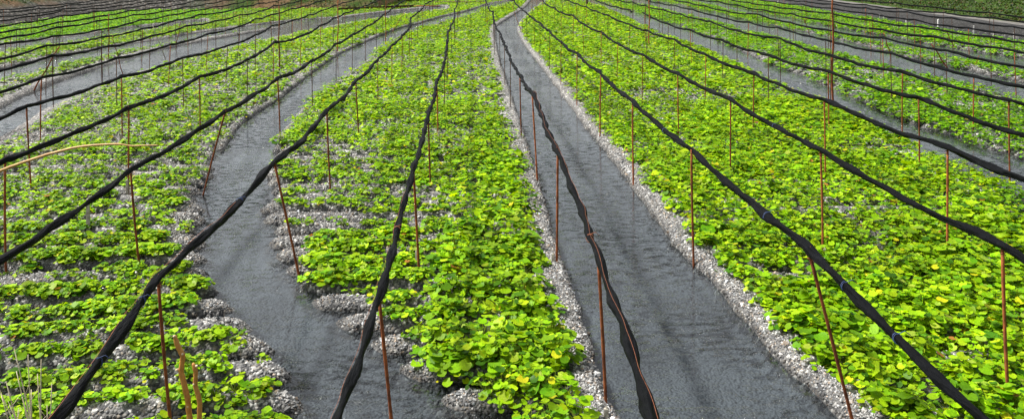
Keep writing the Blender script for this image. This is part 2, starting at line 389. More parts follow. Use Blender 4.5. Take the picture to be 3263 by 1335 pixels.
def terrain(X, Y, full=True):
    wob = .10 * (fbm(X * 2.2, Y * 2.2, 5) - .5)
    R = 2.2
    D = []
    for pl in POLY: D.append(poly_sd(X, Y, pl, R))
    D = np.array(D) + wob
    which = D.argmin(0); d = D.min(0)
    strip = np.array([s[2] for s in STREAMS])[which]
    far_v = (which == 3)
    strip = np.where((which == 4) & (X < np.interp(Y, *CENT[4])), .28, strip)
    strip = np.where(far_v, .09 * sstep(17, 21, Y), strip) * (.45 + 1.1 * fbm(X * 1.3, Y * 1.3, 8))
    ph = ridge_row(X, Y)
    fr = ph - np.round(ph)
    prof = np.clip(1 - (np.abs(fr) / .35) ** 2, 0, 1) ** .55
    amp = 1 - sstep(35, 60, Y)
    bump = .022 * (fbm(X * 5, Y * 5, 3) - .5) + .012 * (vnoise(X * 16, Y * 16, 4) - .5)
    bed = -.085 + (.205 + .05 * (fbm(X * .7, Y * 2.0, 21) - .5)) * prof * amp + .09 * (1 - amp) + bump
    # ridge ends rounded where they meet the stream
    bed = -.10 + (bed + .10) * sstep(-.12, .30, d - .22 * (vnoise(np.round(ph) * 7.3, X * 0 + which, 9) - .5) * (strip < .15))
    bank = .13 * sstep(-.10, .10, d) * (1 - sstep(strip, strip + .14, d)) - .02 + bump
    z = np.where((strip > .03) & (d > -.1), np.maximum(bed, bank), bed)
    chan = -.13 + .03 * fbm(X * 1.5, Y * 1.5, 6) + .012 * (vnoise(X * 9, Y * 9, 7) - .5)
    z = np.where(d < 0, chan + (z - chan) * sstep(-.12, 0.0, d), z)
    return z, d, which, strip, ph, fr

def hill_d(X, Y):                         # metres beyond the foot of the surrounding banks
    a = np.minimum(np.maximum(-33.6 - X, -80), 200)
    b = Y - np.where(X < -11.5, 74.5, 92.0) - np.clip((X + 12.5), 0, 1) * 0
    return np.maximum(a, b)

# ------------------------------------------------------------------ ground sheet
def axis(segs):
    out = [segs[0][0]]
    for a, b, s0, s1 in segs:
        x = a; n = 0
        while x < b - 1e-6:
            t = (x - a) / (b - a); x = min(b, x + s0 + (s1 - s0) * t); out.append(x)
    return np.array(out)
ys = axis([(-30, 2, 6, 2), (2, 6.5, .5, .06), (6.5, 16, .042, .05), (16, 30, .05, .1), (30, 60, .12, .3), (60, 100, .3, 1), (100, 420, 3, 60)])
xp = axis([(0, 9, .05, .05), (9, 20, .055, .2), (20, 48, .22, .6), (48, 420, 2, 60)])
xs = np.concatenate([-xp[:0:-1], xp])
XX, YY = np.meshgrid(xs, ys)
Z, Dd, Wh, St, Ph, Fr = terrain(XX, YY)
Z = np.where((YY < 5.5), -.06, Z)
Z = np.where(hill_d(XX, YY) > .6, -.25, Z)
Z = np.where(XX > 24.6, -.25, Z)
g = link('ground', grid_mesh('ground', np.stack([XX, YY, Z], -1), M_gravel))
tag(g, 'grey gravel ground heaped into ridges between the streams', kind='structure')
# water sheet, finer than needed so that it is real rippled geometry
wp = np.array([[(-80, 2, 0), (24.55, 2, 0)], [(-80, 96, 0), (24.55, 96, 0)]], float)
w = link('water', grid_mesh('water', wp, M_water)); tag(w, 'shallow clear grey water running between the gravel beds', kind='structure')

# ------------------------------------------------------------------ banks, path and wall
hx = axis([(-160, -60, 6, 1.5), (-60, -6, .5, .5), (-6, 22, .8, .8), (22, 160, 1.5, 8)])
hy = axis([(-20, 40, 2, 1), (40, 100, .5, .5), (100, 220, 1.5, 8)])
HX, HY = np.meshgrid(hx, hy)
hd = hill_d(HX, HY) + 1.2 * (fbm(HX * .2, HY * .2, 31) - .5)
hcap = np.where((HX > -12) & (HY > 80), 2.6, 8.0)
hz = np.where(hd < 0, -.35, np.minimum(hd, hcap) * .42 + .9 * (fbm(HX * .3, HY * .3, 33) - .5) * sstep(0, 3, hd) - .05)
h1 = link('hillside', grid_mesh('hillside', np.stack([HX, HY, hz], -1), M_hill))
tag(h1, 'brown and green earth bank around the far side of the field', kind='structure')
py = axis([(-20, 96, 1.2, 1.2)])
pxs = np.array([25.0, 25.4, 25.9, 26.3])
PX, PY = np.meshgrid(pxs, py); PX = PX + .12 * (fbm(PY * .2, PX * 0, 41) - .5)
pa = link('path', grid_mesh('path', np.stack([PX, PY, .52 + .04 * (fbm(PX * 2, PY * .8, 42) - .5)], -1), M_conc))
tag(pa, 'pale footpath on top of the dark stone wall', kind='structure')
sx = axis([(26.2, 50, .35, .8), (50, 160, 2, 10)])
SX, SY = np.meshgrid(sx, axis([(-20, 130, .8, 1)]))
sd = SX - 26.2
szz = .5 + np.minimum(sd, 7) * .5 + .5 * (fbm(SX * .4, SY * .4, 44) - .5) * sstep(0, 1.5, sd)
h2 = link('grass_slope', grid_mesh('grass_slope', np.stack([SX, SY, szz], -1), M_slope))
tag(h2, 'green and brown grass slope rising behind the footpath', kind='structure')
# dark stone wall, battered face with a rough surface
wy = axis([(-20, 96, .25, .25)]); wu = np.linspace(0, 1, 9)
WU, WY = np.meshgrid(wu, wy)
prof_x = np.interp(WU, [0, .65, .8, 1], [24.35, 24.62, 24.72, 25.06]); prof_z = np.interp(WU, [0, .65, .8, 1], [-.2, .46, .56, .56])
rough = .09 * (fbm(WY * 2.5, WU * 6, 51) - .5) * (WU < .8)
wl = link('stone_wall', grid_mesh('stone_wall', np.stack([prof_x + rough, WY, prof_z + .03 * (fbm(WY * 1.3, WU * 3, 52) - .5)], -1), M_stone, False))
tag(wl, 'low dark stone wall beside the stream along the right edge of the field', 'wall')

# ------------------------------------------------------------------ leaf carpets
def bed_of(X, Y):
    b = np.zeros(X.shape, int)
    for ysx, xsx in CENT: b += X > np.interp(Y, ysx, xsx)
    return b

BARE = [(*G(x * K, y * K)[:2], a, b) for x, y, a, b in
        [(2010, 712, .9, .35), (2260, 392, 1.0, .55), (1650, 243, 1.1, .6), (1200, 262, 1.2, .4), (1160, 530, 1.2, .16), (1215, 724, 1.0, .14), (850, 452, 1.9, .2),
         (870, 600, 1.6, .14), (300, 408, 2.2, .16), (150, 400, 1.2, .2), (330, 500, 1.1, .16), (350, 525, 1.1, .16), (300, 745, 1.0, .18), (120, 350, 1.0, .4), (1740, 262, 1.0, .3),
         (2310, 1010, .35, .25), (1560, 290, .8, .3), (2400, 270, 1.5, .6), (2190, 190, 1.6, .8), (950, 330, 1.3, .3), (1120, 395, 1.2, .2), (840, 745, .5, .16), (170, 900, .5, .3)]]
def coverage(X, Y, d, which, strip, ph):
    b = bed_of(X, Y)
    base = np.array([1.2, 1.15, 1.1, 1.15, 1.25, 1.3, 1.2, 1.2, 1.2, 1.2])[b]
    base = np.where((b == 3) & (Y < 19), 1.02, base)
    row = np.round(ph)
    rn = vnoise(row * 3.71, X * .45, 61)                         # how full each ridge is along its length
    base = base + np.where(b >= 3, .25, .1) * sstep(18, 30, Y)
    patch = fbm(X * .35, Y * .35, 62)
    c = base + .9 * (rn - .5) * np.where(b <= 4, .8, .25) + .8 * (patch - .55)
    near_v = (which == 3)
    c = np.where((b == 4) & (Y < 15.5) & (Y > 9.6), c - .36 * (1 - sstep(.6, 4.0, X + 3.3 - .09 * (Y - 10))), c)
    for bx, by, ra, rb in BARE:
        e = ((X - bx) / ra) ** 2 + ((Y - by) / rb) ** 2
        c = c - .9 * np.exp(-e * e)
    nose = .08 + .52 * vnoise(row * 5.17, which * 1.0 + X * 0, 63)
    margin = np.where(near_v & (Y < 19), np.where(Y < 9.6, .35, nose * np.where(b == 3, .9, 1.0)), strip + .02)
    margin = np.where(near_v & (Y >= 19), -.02 + .4 * sstep(.45, .8, vnoise(row * 3.3, X * .5, 67)), margin)
    margin = np.where((which >= 5) & (which <= 8), -.06 + .35 * sstep(.5, .75, fbm(X * .5, Y * .5, 65)), margin)
    margin = np.where((which == 4) & (b == 4), strip + .05, margin)
    c = np.where(which == 4, np.where(b == 4, c + .5, c), c)
    floor = np.where(((b == 3) | (b == 4)) & (Y < 18.5), 1.0 + .8 * (vnoise(X * 1.3, row * 2.3, 64) - .5), np.where(b <= 2, .5, 0))
    bare_row = sstep(.74, .86, vnoise(row * 4.37, X * .28, 66)) * ((b == 3) | (b == 4)) * (Y < 17)
    c = np.maximum(c, floor) * (1 - .7 * bare_row * np.where((b == 4) & (X > -.9), .3, 1))
    c = c * sstep(margin - .08, margin + .10, d)
    c = np.where((X > 23) | (hill_d(X, Y) > -.3), 0, c)
    return c, b

def leaf_colors(n, b, plant):
    pal = np.array([(.27, .46, .005), (.19, .38, .004), (.36, .53, .008), (.11, .27, .005), (.05, .15, .005), (.52, .50, .012), (.34, .16, .03), (.32, .44, .04)])
    pr = np.array([.31, .27, .15, .15, .08, .014, .0025, .03])
    i = rng.choice(len(pal), n, p=pr / pr.sum())
    c = pal[i] * rng.uniform(.72, 1.25, (n, 1)) * rng.uniform(.93, 1.07, (n, 3)) * plant[:, None]
    # leaf tint differs from bed to bed: deeper green on the right, duller on the far left
    return c * np.array({6: (.70, .84, 1.0), 7: (.66, .82, 1.0), 8: (.66, .82, 1.0), 0: (.72, .92, 1.0), 1: (.85, .86, 2.5), 2: (.84, .86, 3.0)}.get(b, (1, 1, 1)))

def rotmats(tilt, az, spin):
    n = len(tilt)
    ct, st = np.cos(tilt), np.sin(tilt); ca, sa = np.cos(az), np.sin(az); cs, ss = np.cos(spin), np.sin(spin)
    # normal tips towards azimuth az, blade then spun about its normal
    zx = np.stack([st * ca, st * sa, ct], -1)
    e1 = np.stack([ct * ca, ct * sa, -st], -1); e2 = np.stack([-sa, ca, np.zeros(n)], -1)
    ax = cs[:, None] * e1 + ss[:, None] * e2; ay = -ss[:, None] * e1 + cs[:, None] * e2
    return ax, ay, zx

def leaf_template(nr, cup, notch=True):
    a = np.linspace(-np.pi, np.pi, nr, endpoint=False) + (0 if notch else .3)
    r = 1.0 + .05 * np.cos(a) + (.02 * np.cos(5 * a + 1) if nr > 7 else 0)
    if notch: r[0] = .5
    V = np.stack([r * np.cos(a), r * np.sin(a) * 1.02, cup * r ** 2 + .07 * np.cos(3 * a + .5)], -1)
    return V

def make_leaves(pos, size, tilt, az, nr, center=True):
    n = len(pos)
    if center:
        rim = leaf_template(nr, .16)
        T = np.vstack([[(0.0, 0, 0)], rim])
        fc = np.array([(0, 1 + k, 1 + (k + 1) % nr) for k in range(nr)])
    else:
        T = leaf_template(nr, .1, False); fc = np.arange(nr)[None, :]
    ax, ay, az_ = rotmats(tilt, az, rng.uniform(-.7, .7, n))
    jit = 1 + rng.normal(0, .025, (n, len(T), 1))
    cupv = rng.uniform(.1, 1.9, n)
    TT = T[None] * jit
    V = pos[:, None] + size[:, None, None] * (TT[..., 0:1] * ax[:, None] + TT[..., 1:2] * ay[:, None] * rng.uniform(.8, 1.1, n)[:, None, None] + TT[..., 2:3] * cupv[:, None, None] * az_[:, None])
    L = (np.arange(n) * len(T))[:, None, None] + fc[None]
    return V.reshape(-1, 3), L.reshape(-1), fc.shape[1], len(T), n * len(fc)

def plants(y0, y1, dens, lf, lod):
    """clumps of stalked round leaves standing on the ridge crests"""
    area_x = .60 * y1 + 2.5
    n = int(dens * 2 * area_x * (y1 - y0))
    X = rng.uniform(-area_x, area_x, n); Y = rng.uniform(y0, y1, n)
    k = np.abs(X) < .60 * Y + 2.2; X = X[k]; Y = Y[k]
    z, d, wh, st, ph, fr = terrain(X, Y)
    c, b = coverage(X, Y, d, wh, st, ph)
    ridge = np.where(Y < 40, np.exp(-(np.abs(fr) / np.where(b == 5, .40, np.where(b == 3, .24, np.where((X < -1.2 + .02 * Y) & (Y < 18), .245, .30)))) ** 4), 1)
    keep = (rng.uniform(0, 1, len(X)) < np.clip(c, 0, 1) ** 1.3 * ridge) & (d > np.where((wh >= 5) | ((wh == 3) & (Y > 19)), -.03, .05))
    X, Y, z, c, b, fr, d = [q[keep] for q in (X, Y, z, c, b, fr, d)]
    vig = np.clip(.5 + .4 * np.clip(c, 0, 1.2) + .6 * (fbm(X * .6, Y * .6, 71) - .5) + np.where(b == 5, .08, 0) + np.where((b == 4) & (X > -.9), .12, 0), .5, 1.3)
    m = len(X)
    thin = ((b == 3) | ((b == 4) & (X < -1.2 + .02 * Y))) & (Y < 18)
    nl = np.maximum(2, (lf * np.where(thin, 1.45, 1.0) * vig * rng.uniform(.7, 1.3, m)).astype(int))
    idx = np.repeat(np.arange(m), nl); t = len(idx)
    a = rng.uniform(0, 2 * np.pi, t); r = np.sqrt(rng.uniform(0, 1, t))
    spread = np.where(thin, .145, .19)[idx] * vig[idx]
    px = X[idx] + np.cos(a) * r * spread; py_ = Y[idx] + np.sin(a) * r * spread
    hgt = np.maximum(z[idx], .02) + (.02 + np.where(thin, .065, .14)[idx] * (1 - r ** 2) * rng.uniform(.3, 1.2, t)) * vig[idx] + rng.uniform(0, .03, t)
    size = np.where(thin, .027, .031)[idx] * vig[idx] * np.exp(rng.normal(0, .31, t)) * (1 + .25 * (1 - r))
    tilt = np.clip(r * .5 + rng.normal(0, .22, t), -.4, 1.2)
    return dict(p=np.stack([px, py_, hgt], -1), size=size, tilt=tilt, az=a + rng.normal(0, .5, t), b=b[idx], root=np.stack([X[idx], Y[idx], np.maximum(z[idx], 0)], -1), tone=(rng.uniform(.72, 1.18, m) * (.78 + .44 * fbm(X * .9, Y * .9, 72)))[idx], lod=lod)

PARTS = [plants(6.0, 13.0, 66, 17, 0), plants(13.0, 24.0, 52, 14, 1), plants(24.0, 42.0, 34, 9, 2), plants(42, 74.0, 18, 7, 3), plants(74, 92, 12, 6, 3)]
SCALE = {0: 1.0, 1: 1.03, 2: 1.25, 3: 1.6}
BEDLAB = ['bright green leaf carpet at the foot of the left earth bank',
          'thin green leaf carpet beyond the second narrow stream on the far left',
          'sparse green leaf carpet over pale gravel behind the broad left stream',
          'patchy green leaf carpet on gravel ridges left of the curved stream',
          'green leaf carpet on the middle bed between curved stream and wide channel',
          'lush green leaf carpet on the bed right of the wide channel',
          'green leaf carpet between the first and second streams on the right',
          'green leaf carpet between the second and third streams on the right',
          'green leaf carpet in front of the dark stone wall']
for bi in range(9):
    Vs, Ls, Ss, Cs = [], [], [], []; nv = 0; nlp = 0
    for q in PARTS:
        s = q['b'] == bi
        n = int(s.sum())
        if not n: continue
        lod = q['lod']
        nr, cen = [(11, True), (7, True), (5, False), (4, False)][lod]
        V, L, k, tv, nf = make_leaves(q['p'][s], q['size'][s] * SCALE[lod], q['tilt'][s], q['az'][s], nr, cen)
        c = leaf_colors(n, bi, q['tone'][s])
        Vs.append(V); Ls.append(L + nv); Ss.append(nlp + np.arange(nf) * k); Cs.append(np.repeat(c, tv, 0)); nv += len(V); nlp += len(L)
        if lod == 0:                                              # stalks
            a = q['root'][s]; e = q['p'][s]
            w_ = np.array([.0035, 0, 0]); mid = (a + e) / 2 + np.array([0, 0, .02])
            V = np.stack([a - w_, a + w_, mid + w_, mid - w_, e + w_ * .6, e - w_ * .6], 1).reshape(-1, 3)
            L = (np.arange(n) * 6)[:, None] + np.array([0, 1, 2, 3, 3, 2, 4, 5])[None]
            Vs.append(V); Ls.append(L.ravel() + nv); Ss.append(nlp + np.arange(2 * n) * 4)
            Cs.append(np.repeat(np.array([(.16, .22, .03)]) * rng.uniform(.7, 1.2, (n, 1)), 6, 0)); nv += len(V); nlp += L.size
    if not Vs: continue
    me = np_mesh('wasabi_leaves', np.vstack(Vs), np.concatenate(Ls), np.concatenate(Ss), M_leaf, True, np.vstack(Cs))
    tag(link('wasabi_leaves', me), BEDLAB[bi], 'leaves', kind='stuff')

# ------------------------------------------------------------------ loose pebbles on the near gravel
def pebbles():
    n = 900000
    Y = 6.0 + 15.0 * rng.uniform(0, 1, n) ** 1.35; X = rng.uniform(-1, 1, n) * (.6 * Y + 1.5)
    z, d, wh, st, ph, fr = terrain(X, Y)
    c, b = coverage(X, Y, d, wh, st, ph)
    keep = ((z > .012) & (rng.uniform(0, 1, n) < np.clip(1.0 - c, 0.03, 1) * .62)) | ((z <= .012) & (z < -.07) & (rng.uniform(0, 1, n) < .006))
    X, Y, z = X[keep], Y[keep], z[keep]; n = len(X)
    O = np.array([(1, 0, 0), (0, 1, 0), (-1, 0, 0), (0, -1, 0), (0, 0, 1), (0, 0, -1.)])
    fc = np.array([(0, 1, 4), (1, 2, 4), (2, 3, 4), (3, 0, 4), (1, 0, 5), (2, 1, 5), (3, 2, 5), (0, 3, 5)])
    s = np.clip(np.exp(rng.normal(-4.7, .42, n)), .004, .034)
    ax, ay, az_ = rotmats(rng.uniform(0, 1.0, n), rng.uniform(0, 6.3, n), rng.uniform(0, 6.3, n))
    j = rng.uniform(.65, 1.3, (n, 6, 1)); sq = rng.uniform(.5, .9, n)[:, None, None]
    T = O[None] * j + rng.normal(0, .18, (n, 6, 3))
    pos = np.stack([X, Y, z + s * .3], -1)
    V = pos[:, None] + s[:, None, None] * (T[..., 0:1] * ax[:, None] + T[..., 1:2] * ay[:, None] + T[..., 2:3] * sq * az_[:, None])
    L = (np.arange(n) * 6)[:, None, None] + fc[None]
    g_ = np.clip(rng.choice([.08, .14, .21, .29, .4, .62], n, p=[.08, .16, .26, .26, .15, .09]) * rng.uniform(.8, 1.25, n), .03, .75)
    wet_shade = .28 + .72 * sstep(.005, .085, z)  # low pebbles darkened: real wetness plus painted shadow of the furrows
    tint = np.stack([np.ones(n), np.ones(n) * .985, np.ones(n) * .95], -1) + (rng.uniform(0, 1, (n, 1)) < .1) * np.array([[.15, -.1, -.3]]) + (rng.uniform(0, 1, (n, 1)) < .15) * np.array([[-.06, 0, .06]])
    c = g_[:, None] * tint * wet_shade[:, None]
    me = np_mesh('gravel', V.reshape(-1, 3), L.reshape(-1), np.arange(n * 8) * 3, M_peb, False, np.repeat(c, 6, 0))
    tag(link('gravel', me), 'loose grey and white pebbles on the stream banks and ridges', 'gravel', kind='stuff')
pebbles()

# ------------------------------------------------------------------ posts on a regular lattice, near ones measured
ORD = ['zeroth', 'first', 'second', 'third', 'fourth', 'fifth', 'sixth', 'seventh', 'eighth', 'ninth', 'tenth', 'eleventh', 'twelfth', 'thirteenth', 'fourteenth',
       'fifteenth', 'sixteenth', 'seventeenth', 'eighteenth', 'nineteenth', 'twentieth', 'twenty-first', 'twenty-second', 'twenty-third']
MEAS = {
    (-9, 5): (17, 143, 13, 282), (-7, 4): (167, 184, 170, 348),
    (-6, 3): (133, 254, 129, 448), (-6, 4): (371, 192, 372, 354), (-6, 5): (543, 147, 537, 282), (-6, 6): (663, 113, 657, 233), (-6, 7): (763, 88, 756, 196),
    (-5, 2): (85, 346, 100, 611), (-5, 3): (388, 252, 389, 452), (-5, 4): (583, 190, 585, 352), (-5, 5): (726, 149, 718, 284), (-5, 6): (815, 115, 813, 233),
    (-4, 1): (17, 517, 20, 858), (-4, 2): (409, 352, 412, 615), (-4, 3): (636, 252, 637, 435), (-4, 4): (787, 196, 786, 354),
    (-3, 1): (418, 548, 446, 866), (-3, 2): (717, 363, 651, 609), (-3, 3): (885, 256, 892, 448), (-3, 4): (994, 199, 995, 354), (-3, 5): (1070, 147, 1070, 282),
    (-3, 6): (1122, 115, 1122, 226), (-3, 7): (1164, 90, 1165, 190), (-3, 8): (1199, 70, 1200, 156),
    (-2, 0): (506, 898, 548, 1370), (-2, 1): (878, 530, 949, 869), (-2, 2): (1043, 359, 1052, 609), (-2, 3): (1135, 265, 1144, 444), (-2, 4): (1204, 192, 1205, 340),
    (-2, 5): (1250, 149, 1249, 278), (-2, 6): (1282, 117, 1281, 235), (-2, 7): (1305, 90, 1305, 190),
    (-1, 0): (1210, 945, 1248, 1375), (-1, 1): (1316, 549, 1337, 871), (-1, 2): (1366, 371, 1370, 601), (-1, 3): (1391, 270, 1397, 450), (-1, 4): (1416, 205, 1415, 354),
    (0, 0): (1908, 831, 1928, 1291), (0, 1): (1779, 490, 1772, 846), (0, 2): (1698, 307, 1711, 581), (0, 3): (1658, 248, 1661, 440), (0, 4): (1625, 188, 1626, 348), (0, 5): (1608, 147, 1608, 278),
    (1, 0): (2578, 811, 2719, 1345), (1, 1): (2205, 489, 2210, 833), (1, 2): (2017, 331, 2018, 587), (1, 3): (1914, 239, 1913, 440), (1, 4): (1839, 177, 1839, 342),
    (1, 5): (1788, 139, 1788, 275), (1, 6): (1751, 102, 1751, 226), (1, 7): (1720, 77, 1720, 188),
    (2, 0): (3195, 797, 3215, 1271), (2, 1): (2614, 487, 2621, 816), (2, 2): (2327, 325, 2329, 564), (2, 3): (2159, 239, 2163, 429), (2, 4): (2048, 181, 2047, 342), (2, 5): (1969, 143, 1967, 265),
    (3, 1): (3017, 481, 3022, 816), (3, 2): (2626, 325, 2630, 568), (3, 3): (2401, 239, 2400, 423), (3, 4): (2249, 179, 2248, 342),
    (4, 2): (2927, 320, 2928, 547), (4, 3): (2640, 235, 2641, 431), (4, 4): (2449, 181, 2449, 337), (5, 2): (3215, 327, 3218, 564), (5, 3): (2876, 235, 2876, 427),
    (5, 4): (2647, 184, 2646, 325), (6, 3): (3102, 248, 3101, 427), (6, 4): (2838, 177, 2841, 337)}
XB = {-7: -12.6, -6: -10.81, -5: -8.95, -4: -7.2, -3: -5.27, -2: -3.5, -1: -1.68, 0: .17, 1: 1.94, 2: 3.76, 3: 5.49, 4: 7.15, 5: 8.8, 6: 10.4}
LINES = range(-16, 14)
def xline(i, Y):
    b = XB.get(i)
    if b is None: b = -12.6 + 1.78 * (i + 7) if i < 0 else 10.4 + 1.75 * (i - 6)
    return b - .052 * (Y - 20)
def rowy(k): return 7.62 + 4.06 * k
KMAX = 19
PT = {}
for i in LINES:
    for k in range(-1, KMAX + 1):
        r = random.Random(i * 101 + k * 7 + 5)
        if (i, k) in MEAS:
            tx, ty, bx, by = MEAS[(i, k)]
            b = G(bx, by, .06); t = AT(tx, ty, b[1])
        else:
            Y = rowy(k) + r.uniform(-.3, .3); X = xline(i, Y) + r.uniform(-.1, .1)
            hgt = 1.34 + r.uniform(-.06, .07)
            b = (X, Y, .06); t = (X + r.uniform(-.04, .04), Y, hgt)
        PT[(i, k)] = (b, t)
# ropes leave the bottom of the frame through these measured points
def setnear(i, x, y):
    b, t = PT[(i, -1)]
    p0 = PT[(i, 0)][1]
    Y = 4.75
    q = AT(x, y, Y)
    f = (p0[1] - b[1]) / (p0[1] - Y)
    PT[(i, -1)] = (b, (p0[0] + (q[0] - p0[0]) * f, b[1], 1.3))
setnear(-1, 1020, 1360); setnear(0, 2115, 1360); setnear(-2, 60, 1340); setnear(1, 3205, 1360)

def side_name(i):
    if i == 0: return 'along the left bank of the wide channel'
    return '%s of wide channel' % ('right' if i > 0 else 'left')

# ---------------------------------------------------------------- rolled shade nets (black ropes)
def rope_path(pts, step_near):
    pts = np.array(pts, float)
    out = []
    for a, b in zip(pts[:-1], pts[1:]):
        L = np.linalg.norm(b - a); ym = (a[1] + b[1]) / 2
        st = .05 if ym < 14 else (.08 if ym < 26 else (.16 if ym < 45 else .3))
        n = max(3, int(L / st)); t = np.linspace(0, 1, n, endpoint=False)[:, None]
        p = a + (b - a) * t
        p[:, 2] -= (4 * .055 * t * (1 - t))[:, 0]
        out.append(p)
    out.append(pts[-1:])
    return np.vstack(out)

def net_rope(i, pts, seed):
    path = rope_path(pts, .05)
    # smooth the kinks at the posts
    Y = path[:, 1]
    w1 = fbm(Y * 1.1, Y * 0 + seed, 81) - .5; w2 = fbm(Y * 1.1, Y * 0 + seed, 82) - .5
    path[:, 0] += .07 * w1; path[:, 2] += .06 * w2 + .05
    n = 22 if abs(i) <= 4 else 10
    th = np.linspace(0, 2 * np.pi, n, endpoint=False)
    ph = np.cumsum(np.r_[0, np.linalg.norm(np.diff(path, axis=0), axis=1)])
    tw = ph * (3.3 + .9 * math.sin(seed)) + 2.2 * fbm(ph * .5, ph * 0 + seed, 83)
    R = (.031 if i in (0, -1) else .034) * (.72 + .6 * fbm(ph * 1.1, ph * 0 + seed, 84)) * (1 + .14 * np.cos(2 * tw))
    rad = R[:, None] * (1 + .24 * np.cos(2 * (th[None] - tw[:, None])) + .10 * np.cos(3 * th[None] + 1.3 * tw[:, None]) + .18 * (vnoise(ph[:, None] * 9, th[None] * 2.2 + seed, 85) - .5))
    if n > 12:                                       # deep creases between the twisted folds of the net
        a = th[None] - tw[:, None]
        cr = np.exp(-(np.sin(a + .5 * np.sin(ph * 1.7)[:, None]) / .24) ** 2) + .6 * np.exp(-(np.sin(1.5 * a + 1 + .9 * np.sin(ph * .9)[:, None]) / .2) ** 2)
        rad = rad * (1.05 - .20 * cr)
    return path, R, rad, tw, ph

ROPE = {}
hidden = []
RLAB = {0: 'black net rope hanging along the left bank of the wide channel',
        -1: 'black net rope crossing the middle leaf bed, nearest left of the wide channel'}
for i in LINES:
    tops = [PT[(i, k)][1] for k in range(-1, KMAX + 1)]
    if i <= -14: tops = [t for t in tops if t[1] < 72]
    segs = [tops]
    if i == 4:                                   # this one has a gap: two loose ends
        a = [t for t in tops if t[1] < 37.0]; c = [t for t in tops if t[1] > 42.5]
        g1 = AT(2049, 55, 41.5); g2 = AT(2013, 46, 42.6)
        segs = [[*a, (g1[0], g1[1], 1.42)], [(g2[0], g2[1], 1.40), *c]]
    for si, tp in enumerate(segs):
        o = None
        path, R, rad, tw, ph = net_rope(i, tp, (i * 1.37 + si * .5 + 40))
        mb = MB(); mb.tube(path, rad, rad.shape[1])
        o = mb.build('shade_net_rope', M_net)
        ROPE[(i, si)] = (path, R, tw, o)
        if i == 0 or i == -1: lab = RLAB[i]
        elif i == 4: lab = ['near length of the broken fourth black net rope right of the wide channel', 'far length of the broken fourth black net rope right of the wide channel'][si]
        else: lab = 'black twisted net rope, %s %s of the wide channel' % (ORD[abs(i)], 'right' if i > 0 else 'left')
        tag(o, lab, 'net rope', 'rolled black shade nets strung along the post lines')
def rope_cord(i, y0, y1, ang0, mat, r=.0012):
    path, R, tw, o = ROPE[(i, 0)]
    s = (path[:, 1] > y0) & (path[:, 1] < y1); p = path[s]; rr = R[s] * 1.25 + .002
    a = ang0 + .5 * np.sin(p[:, 1] * 1.1)
    q = p + np.stack([rr * np.cos(a), -rr * 0, rr * np.sin(a)], -1)
    MB().tube(q, r, 6).build('cord', mat, o)
rope_cord(0, 3.6, 16, 1.35, M_cord); rope_cord(-1, 3.6, 10.2, 2.5, M_cord); rope_cord(-2, 3.6, 9.5, 1.9, M_cord, .002)
def rope_tie(i, y, mat, tail=.05):
    path, R, tw, o = ROPE[(i, 0)]
    k = int(np.argmin(abs(path[:, 1] - y))); c = path[k]; t = path[min(k + 1, len(path) - 1)] - path[k - 1]; t /= np.linalg.norm(t)
    a = np.cross(t, (0, 0, 1)); a /= np.linalg.norm(a); b = np.cross(a, t)
    mb = MB()
    for dz in (-.008, .008):
        th = np.linspace(0, 2 * np.pi, 17); r = R[k] * 1.1 + .002
        mb.tube([c + t * (dz + .012 * math.sin(x)) + r * (math.cos(x) * a + math.sin(x) * b) for x in th], .0028, 5)
    p = c + b * (R[k] * 1.2)
    mb.tube([p, p + b * tail * .4 + a * tail, p - b * .01 + a * tail * 1.8], .003, 5)
    mb.build('tie', mat, o)
for i, y, mt in [(-2, 6.9, M_blue), (-2, 5.9, M_blue), (-2, 9.6, M_blue), (1, 6.7, M_blue), (1, 5.9, M_blue), (1, 8.4, M_blue), (1, 12.9, M_blue), (-1, 9.0, M_cord), (0, 8.2, M_cord), (2, 13.4, M_blue)]:
    rope_tie(i, y, mt)

# ---------------------------------------------------------------- posts
def post_mesh(h, r, seed, n=8, m=9, name='rusty_post', mat=None):
    rr = random.Random(seed); z = np.linspace(-.28, h, m)
    p = np.stack([.008 * np.sin(z * 2.1 + seed) * 1.0, .008 * np.cos(z * 1.7 + seed * 2), z], -1)
    V, Fc = tube(p, r * (1 + .08 * np.sin(z * 9 + seed)), n)
    me = bpy.data.meshes.new(name); me.from_pydata(V.tolist(), [], Fc); me.materials.append(mat or M_rust)
    for q in me.polygons: q.use_smooth = len(q.vertices) == 4
    return me
SHARED = [post_mesh(1.0, .0115, s, 6, 6, mat=(M_dull if s % 3 else M_rust)) for s in range(6)]

def visible(a, b, m=10):
    for t in np.linspace(0, 1, 7):
        p = [a[j] + (b[j] - a[j]) * t for j in range(3)]
        if p[1] < 3: continue
        x, y = proj(*p)
        if -m < x < 3263 + m and -m < y < 1335 + m: return True
    return False

